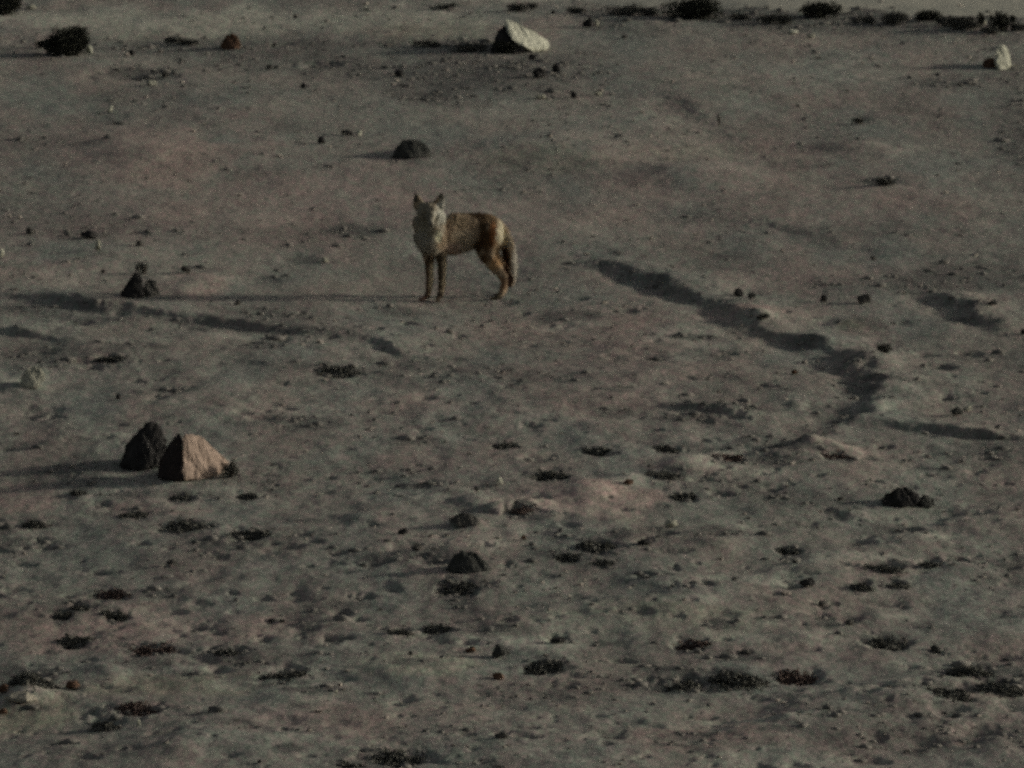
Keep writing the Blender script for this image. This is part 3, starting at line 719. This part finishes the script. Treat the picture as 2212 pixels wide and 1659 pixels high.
for q, (u, v, w, h, lab) in enumerate((
    (1662,50,50,20,'low grey scrub on the verge just right of the wide road bush'),
    (1245,28,46,14,'thin scrub on the verge above the tiny black pebble'),
    (1600,42,54,14,'sparse low scrub on the verge between the two road bushes'),
    (1872,50,40,18,'dark scrub right of the smaller road bush'),
    (2040,56,50,22,'matted scrub filling the verge right of the dark ragged shrub'),
    (2200,66,40,22,'low scrub at the very right end of the verge'),
    (2140,72,60,16,'low dark scrub in front of the tallest spiky verge shrub'),
    (1400,34,40,18,'small scrub touching the left end of the wide road bush'),
    (400,96,70,14,'low grey scrub left of the rusty brown rock'),
    (920,102,70,14,'thin low scrub far left of the white slab'))):
    bush(u, v, w, h, M['scrub'], lab, 40 + q, 380, .014, .6, 'shrub', 'shrub', 8)

def mat_scrub(u, v, w, h, mat, label, seed, n=None):
    """low ragged clump, one mesh of small bent leaves and twigs thinning out towards its edge"""
    g = ground_at(u, v); s = upp(g[1]); r = random.Random(seed * 13)
    W = w * s * .58; H = max(.025, h * s * .62)
    n = n or int((4 + 7 * r.random()) * w)
    V = []; F = []
    tilt = r.uniform(-.55, .55); arms = []
    for _ in range(r.randint(3, 7)):
        ax = r.uniform(-.65, .65); arms.append((ax, ax * tilt * .8 + r.gauss(0, .12), r.uniform(.22, .48), r.uniform(.25, 1.0)))
    arms += [(0, 0, .62, .35)] * 2
    for i in range(n):
        c = arms[r.randrange(len(arms))]
        x = (c[0] + r.gauss(0, c[2] * .62)) * W; y = (c[1] + r.gauss(0, c[2] * .8)) * W * 1.1
        q = math.hypot(x / W, y / (W * 1.1))
        z = H * c[3] * r.random() ** .8 * max(.12, 1 - .7 * q * q)
        p = Vector((x, y, max(.004, z) + hz(g[0] + x, g[1] + y) - g[2]))
        n1 = Vector((r.gauss(0, 1), r.gauss(0, 1), r.gauss(.3, 1))).normalized()
        t = n1.orthogonal().normalized(); t.rotate(Matrix.Rotation(r.uniform(0, 6.28), 3, n1)); b = n1.cross(t)
        ss = .016 * r.uniform(.5, 1.5); ww = ss * r.uniform(.3, .6)
        k = len(V)
        V += [p - t * ss, p + b * ww + n1 * ss * .15, p + t * ss, p - b * ww + n1 * ss * .15]
        F += [(k, k + 1, k + 2, k + 3)]
    # matted root crown that holds the clump together
    k = len(V); rings, seg = 6, 26; tl = tilt * .8
    ph = [r.uniform(0, 6.28) for _ in range(4)]
    for a_ in range(rings + 1):
        f = a_ / rings
        for b_ in range(seg):
            an = b_ / seg * 6.2832
            rr = W * f * (.80 + .20 * math.sin(2 * an + ph[0]) + .13 * math.sin(3 * an + ph[1]) + .09 * math.sin(7 * an + ph[2])) * r.uniform(.93, 1.07)
            x = rr * math.cos(an); y = rr * math.sin(an) * .75 + x * tl
            z = H * .5 * (1 - f ** 2) * (1 + .35 * math.sin(5 * an + ph[3] + 4 * f)) + r.uniform(-.004, .004) - .008 * f
            V.append(Vector((x, y, z + hz(g[0] + x, g[1] + y) - g[2])))
    for a_ in range(rings):
        for b_ in range(seg):
            c_ = (b_ + 1) % seg
            F.append((k + a_ * seg + b_, k + (a_ + 1) * seg + b_, k + (a_ + 1) * seg + c_, k + a_ * seg + c_))
    V2, F2 = stems(8, W * .5, W * .5, H * 1.0, r, .003)
    k = len(V); V += V2; F += [tuple(i + k for i in f) for f in F2]
    o = mesh_obj('scrub_clump', V, F, mat); o.location = g
    return tag(o, label, 'scrub')

SC = [
 (62,1473,124,38,'scrub','long dark matted clump at the left edge near the bottom, above a reddish stone'),
 (610,1464,84,30,'scrub','dark clump at the lower edge of the shadowy soil patch in the bottom left'),
 (330,1414,92,20,'redscrub','long reddish clump in the lower left, half way down to the bottom edge'),
 (157,1396,56,15,'scrub','small oval clump left of the long reddish one'),
 (490,1412,54,16,'scrub','greyish clump right of the long reddish one'),
 (247,1337,48,17,'scrub','dark green oval clump beside a zigzag of clumps at lower left'),
 (175,1318,34,20,'scrub','upper dark clump of the zigzag pair at lower left'),
 (135,1340,36,22,'scrub','lower dark clump of the zigzag pair at lower left'),
 (242,1292,62,17,'redscrub','reddish clump uppermost in the lower left group'),
 (298,1541,78,23,'redscrub','dark brown clump above a thin white upright stone at bottom left'),
 (222,1575,60,30,'scrub','broken greenish clump left of the thin white upright stone'),
 (984,1280,76,28,'scrub','wide dark clump directly below the slate-dark lumpy rock'),
 (944,1367,58,18,'scrub','dark clump up and left of the round grey stone'),
 (862,1368,44,14,'scrub','paler clump next left of another, up and left of the round grey stone'),
 (1174,1450,82,16,'scrub','spiky flat clump to the right of the brown clod at bottom centre'),
 (862,1650,108,24,'scrub','long dark clump on the bottom edge left of centre'),
 (757,1657,44,16,'scrub','shorter clump on the bottom edge, next to a long one'),
 (1592,1476,112,36,'scrub','biggest flat dark slab-like clump at lower right'),
 (1480,1484,80,26,'scrub','grey fading clump touching the left end of the biggest flat clump'),
 (1718,1473,76,18,'redscrub','brownish clump right of the biggest flat dark clump'),
 (1495,1402,60,22,'redscrub','reddish soft clump above the biggest flat dark clump'),
 (1918,1399,78,17,'scrub','flat bristly clump in the lower right, level with a grey round stone'),
 (2092,1452,92,24,'scrub','bristly dark clump near the right edge at the bottom right'),
 (2160,1492,90,28,'scrub','ragged greenish clump at the right edge, under the bristly one'),
 (2060,1502,80,18,'scrub','thin straggling clump left of the ragged greenish one'),
 (1858,1272,42,19,'scrub','small dark clump next right of the black stone with the twiggy crest'),
 (1932,1268,46,14,'scrub','last and faintest of a row of three dark spots at lower right'),
 (1908,1232,66,14,'scrub','wide dark clump above the row of three dark spots at lower right'),
 (2010,1224,36,13,'scrub','small clump right of the wide dark clump at lower right'),
 (1284,1187,72,30,'scrub','long clump below the pink soil patch, thick at its left end'),
 (1224,1212,44,14,'scrub','small flat clump under the left end of the long clump by the pink soil'),
 (1302,1222,46,14,'scrub','small faint clump under the right end of the long clump by the pink soil'),
 (1187,1037,74,19,'scrub','dark oval clump just above the pink soil patch'),
 (1437,1032,70,22,'scrub','dark clump right above the corner of the pink soil patch'),
 (1475,1083,46,24,'scrub','dark clump left of a pale rounded stone and right of the pink soil'),
 (1437,977,42,12,'scrub','small clump below the thin straight rut in the centre right'),
 (1090,969,44,12,'scrub','small dark clump in the centre of the view above the pebble'),
 (1287,982,54,18,'scrub','faint clump in the centre, right of another small dark one'),
 (1575,997,58,10,'redscrub','thin reddish streak of litter left of the lower end of the curving rut'),
 (1808,996,50,14,'redscrub','reddish clump under a pale bank at the lower end of the curving rut'),
 (1130,1106,50,15,'redscrub','dark litter at the right end of the brown ledge'),
 (73,1136,46,18,'scrub','round dark clump near the left edge below the rocks'),
 (290,1115,48,19,'scrub','dark clump directly below the tall dark rock'),
 (405,1144,88,14,'scrub','long faint clump down and right of the pink rock'),
 (540,1164,74,14,'scrub','long greenish clump in a row right of and below the pink rock'),
 (390,1082,40,13,'scrub','small clump close under the pink rock'),
 (533,1077,36,13,'scrub','small clump down and right of the pink rock'),
 (167,1068,34,13,'scrub','small clump left under the tall dark rock'),
 (725,809,84,13,'scrub','long dark clump in the middle left, below the coyote'),
 (235,780,54,14,'scrub','flat clump at the left, above the tall dark rock'),
 (1702,1197,44,20,'scrub','soft dark clump left of the wide clump at lower right'),
 (862,510,1,1,None,None),
]
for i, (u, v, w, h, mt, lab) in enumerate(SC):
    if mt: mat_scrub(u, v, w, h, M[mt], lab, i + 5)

# ------------------------------------------------------------------ gravel and litter (uncountable)
def gravel():
    r = np.random.default_rng(5)
    n = 6500
    t = (1 + 5 ** .5) / 2
    base = np.array([(1,1,1),(1,1,-1),(1,-1,1),(1,-1,-1),(-1,1,1),(-1,1,-1),(-1,-1,1),(-1,-1,-1)], float) * .62
    base = np.vstack([base, [(1,0,0),(-1,0,0),(0,1,0),(0,-1,0),(0,0,1),(0,0,-1)]])
    fc = []
    for ax in range(3):
        for s, cap in ((1, 8 + 2 * ax), (-1, 9 + 2 * ax)):
            ring = [i for i in range(8) if base[i][ax] * s > 0]
            o1, o2 = [a for a in range(3) if a != ax]
            ring.sort(key=lambda i: math.atan2(base[i][o2], base[i][o1]))
            for k in range(4): fc.append((ring[k], ring[(k + 1) % 4], cap))
    fc = np.array(fc)
    x = r.uniform(-4.6, 4.6, n); y = r.uniform(-17, 17, n)
    keep = vnoise(x * 1.2, y * .7, 91) + .5 * vnoise(x * 4, y * 3, 92) + r.uniform(-.6, .6, n) > -.05
    x, y = x[keep], y[keep]; n = len(x)
    i = np.clip(np.searchsorted(X, x) - 1, 0, nx - 1); j = np.clip(np.searchsorted(Y, y) - 1, 0, ny - 1)
    z = Z[j, i]
    s = np.exp(r.normal(-4.75, .42, n)); s = np.clip(s, .004, .028)
    sc3 = np.stack([s * r.uniform(.8, 1.4, n), s * r.uniform(.8, 1.4, n), s * r.uniform(.5, .95, n)], -1)
    a = r.uniform(0, 6.28, n)
    P = base[None] * (1 + r.uniform(-.22, .22, (n, 14, 1))) * sc3[:, None]
    Xr = P[..., 0] * np.cos(a)[:, None] - P[..., 1] * np.sin(a)[:, None]; Yr = P[..., 0] * np.sin(a)[:, None] + P[..., 1] * np.cos(a)[:, None]
    P = np.stack([Xr + x[:, None], Yr + y[:, None], P[..., 2] + (z + sc3[:, 2] * .3)[:, None]], -1).reshape(-1, 3)
    Fg = (fc[None] + (np.arange(n) * 14)[:, None, None]).reshape(-1, 3)
    o = tri_obj('gravel', P, Fg, M['gravel'])
    tag(o, 'small grey and tan gravel scattered over the sandy slope', 'gravel', kind='stuff')
gravel()

def clods():
    r = np.random.default_rng(15)
    bm = bmesh.new(); bmesh.ops.create_icosphere(bm, subdivisions=1, radius=1); bm.verts.ensure_lookup_table()
    sv = np.array([v.co[:] for v in bm.verts]); sf = np.array([[v.index for v in f.verts] for f in bm.faces]); bm.free()
    n = 42000
    x = r.uniform(-4.6, 4.6, n); y = r.uniform(-17, 17, n)
    i = np.clip(np.searchsorted(X, x) - 1, 0, nx - 1); j = np.clip(np.searchsorted(Y, y) - 1, 0, ny - 1)
    w = np.clip(dark[j, i] - .10, 0, 1) ** 1.3
    k = r.uniform(0, 1, n) < w * .55
    x, y, z = x[k], y[k], Z[j, i][k]; n = len(x)
    s = np.clip(np.exp(r.normal(-3.95, .40, n)), .008, .048)
    sc3 = np.stack([s * r.uniform(.8, 1.6, n), s * r.uniform(.8, 1.4, n), s * r.uniform(.35, .7, n)], -1)
    P = sv[None] * (1 + r.uniform(-.3, .25, (n, len(sv), 1))) * sc3[:, None] + np.stack([x, y, z + sc3[:, 2] * .1], -1)[:, None]
    F = (sf[None] + (np.arange(n) * len(sv))[:, None, None]).reshape(-1, 3)
    m, nt, b = new_mat('soil_crumbs')
    geo = N(nt, 'ShaderNodeNewGeometry')
    nt.links.new(mixc(nt, geo.outputs['Random Per Island'], (.10, .098, .086), (.21, .195, .170)), b.inputs['Base Color'])
    tag(tri_obj('soil_clods', P.reshape(-1, 3), F, m), 'broken dark clods and crumbs of soil in the ruts, hollows and darker patches', 'clods', kind='stuff')
clods()

def litter():
    r = np.random.default_rng(8)
    n = 9000
    x = r.uniform(-4.6, 4.6, n); y = r.uniform(-17, 17, n)
    i = np.clip(np.searchsorted(X, x) - 1, 0, nx - 1); j = np.clip(np.searchsorted(Y, y) - 1, 0, ny - 1)
    w = dark[j, i] + .25 * np.clip(vnoise(x * 1.5, y * .9, 95), 0, 1)
    k = r.uniform(0, 1, n) < w * 1.4
    x, y, z = x[k], y[k], Z[j, i][k]; n = len(x)
    a = r.uniform(0, 3.14, n); L = r.uniform(.012, .035, n); t = r.uniform(.0015, .004, n); e = r.uniform(-.1, .7, n)
    d = np.stack([np.cos(a) * np.cos(e), np.sin(a) * np.cos(e), np.sin(e)], -1) * L[:, None]
    sd = np.stack([-np.sin(a), np.cos(a), np.zeros(n)], -1) * t[:, None]; up = np.zeros((n, 3)); up[:, 2] = t * 1.5
    p = np.stack([x, y, z + .004], -1)
    P = np.stack([p - sd, p + sd, p + up, p + d - sd * .5, p + d + sd * .5, p + d + up * .5], 1).reshape(-1, 3)
    f = np.array([(0, 1, 4, 3), (1, 2, 5, 4), (2, 0, 3, 5)])
    Fl = (f[None] + (np.arange(n) * 6)[:, None, None]).reshape(-1, 4)
    tag(tri_obj('plant_litter', P, Fl, M['twig']), 'dark dry twigs and plant litter lying in the ruts and hollows', 'litter', kind='stuff')
litter()

# ------------------------------------------------------------------ the coyote
def coyote():
    u0, v0 = 934.3, 651.0
    g = ground_at(u0, v0)
    S = upp(g[1]) / 5.213                      # metres per drawing unit
    TP = math.tan(R(9.5))
    def W(zx, zy, y):                          # drawing units -> local metres
        return np.array([(zx - 580) * S, y, (1450 - zy) * S / math.cos(R(9.5)) - y * TP])
    # unit sphere template
    bm = bmesh.new(); bmesh.ops.create_icosphere(bm, subdivisions=2, radius=1); bm.verts.ensure_lookup_table()
    sv = np.array([v.co[:] for v in bm.verts]); sf = np.array([[v.index for v in f.verts] for f in bm.faces]); bm.free()
    VV = []; FF = []; cnt = 0
    def ball(c, r):
        nonlocal cnt
        VV.append(sv * np.asarray(r) + c); FF.append(sf + cnt); cnt += len(sv)
    def chain(pts, steps=7):
        """pts: (zx, zy, y, r across, r deep (factor), r up (factor))"""
        P = [(W(p[0], p[1], p[2]), p[3] * S, p[4] if len(p) > 4 else 1, p[5] if len(p) > 5 else 1) for p in pts]
        for a, b in zip(P[:-1], P[1:]):
            for k in range(steps + 1):
                t = k / steps; c = a[0] * (1 - t) + b[0] * t; r = a[1] * (1 - t) + b[1] * t
                d = a[2] * (1 - t) + b[2] * t; h = a[3] * (1 - t) + b[3] * t
                ball(c, (r, r * d, r * h))
    # trunk: deep chest, tucked belly, haunch
    chain([(540,770,-.03,150,.85,1.05),(640,730,.04,170,.8,1.12),(800,690,.09,190,.66,1.28),(930,672,.12,180,.66,1.25),(1080,628,.15,165,.68,1.12),(1200,640,.17,150,.75,1.25),(1270,660,.18,110,.9,1.5)])
    # neck and ruff
    chain([(590,720,.0,165,.8,1),(555,590,-.03,150,.75,1),(545,480,-.06,132,.7,1)])
    ball(W(440,720,-.03), (80*S, .06, 110*S)); ball(W(655,520,-.03), (75*S, .05, 130*S)); ball(W(425,580,-.04), (75*S,.05,110*S))
    ball(W(560,850,-.04), (110*S, .06, 75*S))
    # head, seen face-on, muzzle towards the viewer and down
    ball(W(545,420,-.09), (112*S, .055, 88*S)); ball(W(545,385,-.08), (85*S, .04, 58*S))
    ball(W(462,470,-.09), (58*S, .035, 70*S)); ball(W(628,470,-.09), (58*S, .035, 70*S))
    chain([(552,465,-.13,74,.7,.85),(562,530,-.17,50,.9,.85),(572,585,-.205,34,.9,.85)])
    chain([(555,520,-.12,50,.9,.8),(566,590,-.165,30,.9,.7),(572,610,-.19,22,.9,.7)])     # lower jaw
    ball(W(500,425,-.135), (24*S,.014,20*S)); ball(W(592,425,-.135), (24*S,.014,20*S))          # brows
    # ears: flattened cones, tips slightly outwards
    for (bx, by, tx, ty) in ((432,372,388,242),(648,366,688,238)):
        for k in range(11):
            t = k / 10; w = (60 * (1 - t) ** .75 + 11) * S
            ball(W(bx + (tx - bx) * t, by + (ty - by) * t, -.075 - .01 * t), (w, .016 * (1 - .5 * t), w * 1.0))
    # front legs
    chain([(520,830,-.02,84,.8,1.3),(538,940,.0,64,.9,1.2),(548,1040,.01,54),(548,1180,.0,47),(544,1240,-.004,47),(536,1340,-.0,38),(522,1385,-.01,38)])
    chain([(500,1405,-.015,30,.9,.8),(470,1424,-.045,33,.9,.65),(448,1432,-.055,24,.9,.7)])
    chain([(655,820,.03,88,.8,1.3),(676,940,.03,66,.9,1.2),(688,1040,.03,55),(688,1180,.02,47),(686,1240,.016,47),(676,1340,.014,38),(662,1385,.004,38)])
    chain([(648,1405,.0,31,.9,.8),(640,1430,-.035,33,.9,.65),(636,1436,-.05,26,.9,.7)])
    # hind legs: knee forward, hock back
    HP = [(1215,720,.10,130,.5,1.3),(1170,850,.08,112,.55,1.1),(1195,950,.08,84,.6,1),(1262,1030,.09,80,.65,1),(1330,1110,.10,66,.7,1),(1385,1180,.105,52,.75,1.1),(1395,1220,.105,48,.75,1),(1372,1300,.10,40,.85,1),(1350,1366,.095,38,.9,1)]
    chain(HP)
    chain([(1345,1390,.09,34,.9,.8),(1295,1408,.07,37,.9,.65),(1250,1418,.06,28,.9,.65)])
    chain([(1260,720,.24,120,.5,1.3),(1235,850,.24,100,.5,1.1),(1270,950,.23,76,.6,1),(1345,1020,.24,72,.65,1),(1405,1085,.25,54,.75,1),(1440,1140,.25,40,.8,1),(1436,1190,.25,31,.8,1),(1405,1270,.24,28,.9,1),(1390,1320,.24,30,.9,1)])
    chain([(1385,1342,.235,32,.9,.8),(1340,1362,.22,35,.9,.65),(1300,1372,.21,26,.9,.65)])
    # tail, hanging
    chain([(1310,560,.24,50),(1365,640,.26,60),(1410,780,.275,76),(1440,920,.28,80),(1460,1060,.28,74),(1464,1170,.275,54),(1456,1275,.27,20)])
    V = np.vstack(VV); F = np.vstack(FF)
    tmp = tri_obj('coyote_build', V, F, M['grey'])
    md = tmp.modifiers.new('r', 'REMESH'); md.mode = 'VOXEL'; md.voxel_size = .0055
    md = tmp.modifiers.new('s', 'SMOOTH'); md.factor = .5; md.iterations = 5
    dg = bpy.context.evaluated_depsgraph_get(); ev = tmp.evaluated_get(dg); me = bpy.data.meshes.new_from_object(ev)
    bpy.data.objects.remove(tmp)
    me.name = 'body'
    n = len(me.vertices); co = np.empty(n * 3, np.float32); me.vertices.foreach_get('co', co); co = co.reshape(-1, 3)
    no = np.empty(n * 3, np.float32); me.vertices.foreach_get('normal', no); no = no.reshape(-1, 3)

    # coat: base tan with patches, sunlit right edges painted pale (position on the drawing, size, colour)
    TAN = (.33, .25, .165)
    COAT = [ # zx, zy, rx, ry, colour, strength
     (500,520,150,230,(.26,.245,.19),.95), (480,760,150,140,(.33,.31,.25),.9), (560,880,150,60,(.29,.26,.20),.8),
     (545,440,90,110,(.19,.17,.125),.7), (505,540,80,90,(.14,.13,.10),.5), (590,560,40,60,(.34,.31,.24),.7),
     (682,470,66,175,(.50,.49,.41),1.0), (690,640,40,90,(.36,.32,.24),.7), (640,715,52,60,(.80,.77,.56),1.0), (575,700,60,50,(.19,.165,.11),.6),
     (820,850,120,75,(.42,.31,.235),.9), (960,860,90,70,(.32,.27,.20),.8),
     (835,500,26,60,(.030,.017,.008),.9), (900,560,110,80,(.26,.20,.125),.7), (1000,455,190,26,(.09,.06,.03),.85), (1110,470,120,45,(.055,.032,.014),.95), (1230,520,70,90,(.135,.085,.042),.8),
     (1140,600,60,120,(.055,.030,.012),.9), (1190,760,100,130,(.070,.035,.012),.95), (1085,830,60,70,(.045,.024,.009),.95), (1170,960,60,70,(.085,.048,.020),.9),
     (1260,700,40,150,(.27,.11,.038),.85), (1345,700,52,170,(.66,.60,.43),1.0), (1300,850,60,110,(.32,.235,.14),.8), (1290,1020,80,90,(.36,.22,.105),.85), (930,720,130,80,(.40,.33,.23),.8),
     (1350,1250,80,80,(.24,.14,.075),.85), (1300,1400,90,45,(.065,.055,.034),.95),
     (1408,980,42,190,(.055,.026,.012),1.0), (1450,1200,34,110,(.030,.014,.007),1.0), (1510,1000,40,230,(.44,.41,.34),.95), (1440,760,50,80,(.26,.24,.18),.6),  # pale outer tail edge paints the light rim
     (390,280,52,60,(.060,.056,.044),.95), (690,265,52,45,(.075,.072,.056),.95), (715,340,20,50,(.36,.36,.31),.7),
     (515,1150,30,230,(.070,.040,.020),.9), (585,1150,34,240,(.36,.30,.19),.95), (560,970,60,60,(.045,.025,.012),.8), (505,1380,40,60,(.060,.030,.016),.9), (470,1420,60,36,(.085,.050,.038),.9),  # leg painted dark on its left, sunlit pale on its right
     (655,1150,30,240,(.060,.045,.026),.9), (718,1150,30,270,(.38,.31,.20),.95), (648,1400,36,60,(.050,.034,.024),.9), (668,960,40,60,(.070,.056,.036),.7),  # same painted dark and sunlit sides on the other front leg
     (760,640,50,120,(.20,.14,.09),.7)]
    def coat(P):
        zx = P[:, 0] / S + 580; zy = 1450 - (P[:, 2] + P[:, 1] * TP) * math.cos(R(9.5)) / S
        wx = 16 * fbm(zx / 46, zy / 46, 7, 3); wy = 16 * fbm(zx / 46 + 9, zy / 46, 19, 3)
        c = np.tile(np.array(TAN, np.float32), (len(P), 1))
        for (x, y, rx, ry, col, st) in COAT:
            q = np.sqrt(((zx + wx - x) / rx) ** 2 + ((zy + wy - y) / ry) ** 2)
            w = np.clip((1.2 - q) / .5, 0, 1) ** 1.2 * st
            c = c * (1 - w[:, None]) + np.array(col) * w[:, None]
        return c * (1 + .16 * fbm(zx / 15, zy / 22, 29, 3))[:, None]
    col = coat(co)
    disp = .0022 * fbm(co[:, 0] * 60 + co[:, 1] * 25, co[:, 2] * 38, 33, 3)
    co2 = co + no * disp[:, None]
    me.vertices.foreach_set('co', co2.ravel().astype(np.float32))
    a = me.attributes.new('coat', 'FLOAT_COLOR', 'POINT'); cc = np.ones((n, 4), np.float32); cc[:, :3] = np.clip(col, 0, 1); a.data.foreach_set('color', cc.ravel())
    me.polygons.foreach_set('use_smooth', [True] * len(me.polygons)); me.update()
    fur, nt, b = new_mat('coyote_coat')
    at = N(nt, 'ShaderNodeAttribute'); at.attribute_name = 'coat'
    pos = N(nt, 'ShaderNodeTexCoord').outputs['Object']
    gsc = remap(nt, noise(nt, pos, 90, 3, .6), .3, .7, .72, 1.15)
    mul = N(nt, 'ShaderNodeVectorMath', operation='SCALE'); nt.links.new(at.outputs['Color'], mul.inputs[0]); nt.links.new(gsc, mul.inputs['Scale'])
    nt.links.new(mul.outputs[0], b.inputs['Base Color'])
    me.materials.clear(); me.materials.append(fur)
    root = bpy.data.objects.new('coyote', None); C.objects.link(root); root.location = g; root.empty_display_size = .2
    tag(root, 'tan and brown coyote standing on the slope with its head turned to the viewer', 'coyote')
    body = bpy.data.objects.new('body', me); C.objects.link(body); body.parent = root
    # hair tufts lying over the coat
    r = np.random.default_rng(3)
    m = len(me.polygons); cen = np.empty(m * 3, np.float32); me.polygons.foreach_get('center', cen); cen = cen.reshape(-1, 3)
    pn = np.empty(m * 3, np.float32); me.polygons.foreach_get('normal', pn); pn = pn.reshape(-1, 3)
    k = r.choice(m, min(m, 30000), replace=False)
    p = cen[k]; q = pn[k]; zyk = 1450 - (p[:, 2] + p[:, 1] * TP) * math.cos(R(9.5)) / S; zxk = p[:, 0] / S + 580
    flow = np.tile(np.array([.55, .15, -.75]), (len(k), 1))
    flow[zxk < 740] = (.12, .0, -1.0); flow[(zyk > 950)] = (.1, 0, -1.0)
    ear = (zyk < 350); flow[ear] = (.0, 0, 1.0)
    flow -= q * np.sum(flow * q, 1)[:, None] * .8
    flow /= np.linalg.norm(flow, axis=1)[:, None] + 1e-6
    L = np.where(zyk > 1000, .007, np.where(zyk < 700, .014, .020)) * r.uniform(.6, 1.3, len(k))
    face = (zxk > 430) & (zxk < 660) & (zyk < 640) & (p[:, 1] < -.07); L[face] *= .45; L[ear] *= .45
    L[(zxk > 1340) & (zyk > 600) & (zyk < 1260) & (p[:, 1] > .2)] = .026
    d = flow * .85 + q * .42 + r.normal(0, .13, flow.shape); d *= L[:, None]
    sd = np.cross(d, q); sd /= np.linalg.norm(sd, axis=1)[:, None] + 1e-9; sd *= .0021
    base = p - q * .001
    P = np.stack([base - sd, base + sd, base + d], 1).reshape(-1, 3)
    kc = coat(p) * r.uniform(.88, 1.16, (len(k), 1)); kc = np.repeat(kc, 3, axis=0)
    tri_obj('fur', P, np.arange(len(P)).reshape(-1, 3), fur, root, colattr=np.clip(kc, 0, 1))
    # eyes and nose
    em, nt, b = new_mat('dark_eye'); b.inputs['Base Color'].default_value = (.02, .013, .006, 1); b.inputs['Roughness'].default_value = .15
    nm, nt, b = new_mat('black_nose'); b.inputs['Base Color'].default_value = (.012, .011, .011, 1); b.inputs['Roughness'].default_value = .45
    for ex in (506, 590):
        c = W(ex, 448, -.148); tri_obj('eye', sv * (.0085, .006, .007) + c, sf, em, root, smooth=True)
    c = W(574, 588, -.236); tri_obj('nose', sv * (.014, .010, .011) + c, sf, nm, root, smooth=True)
coyote()
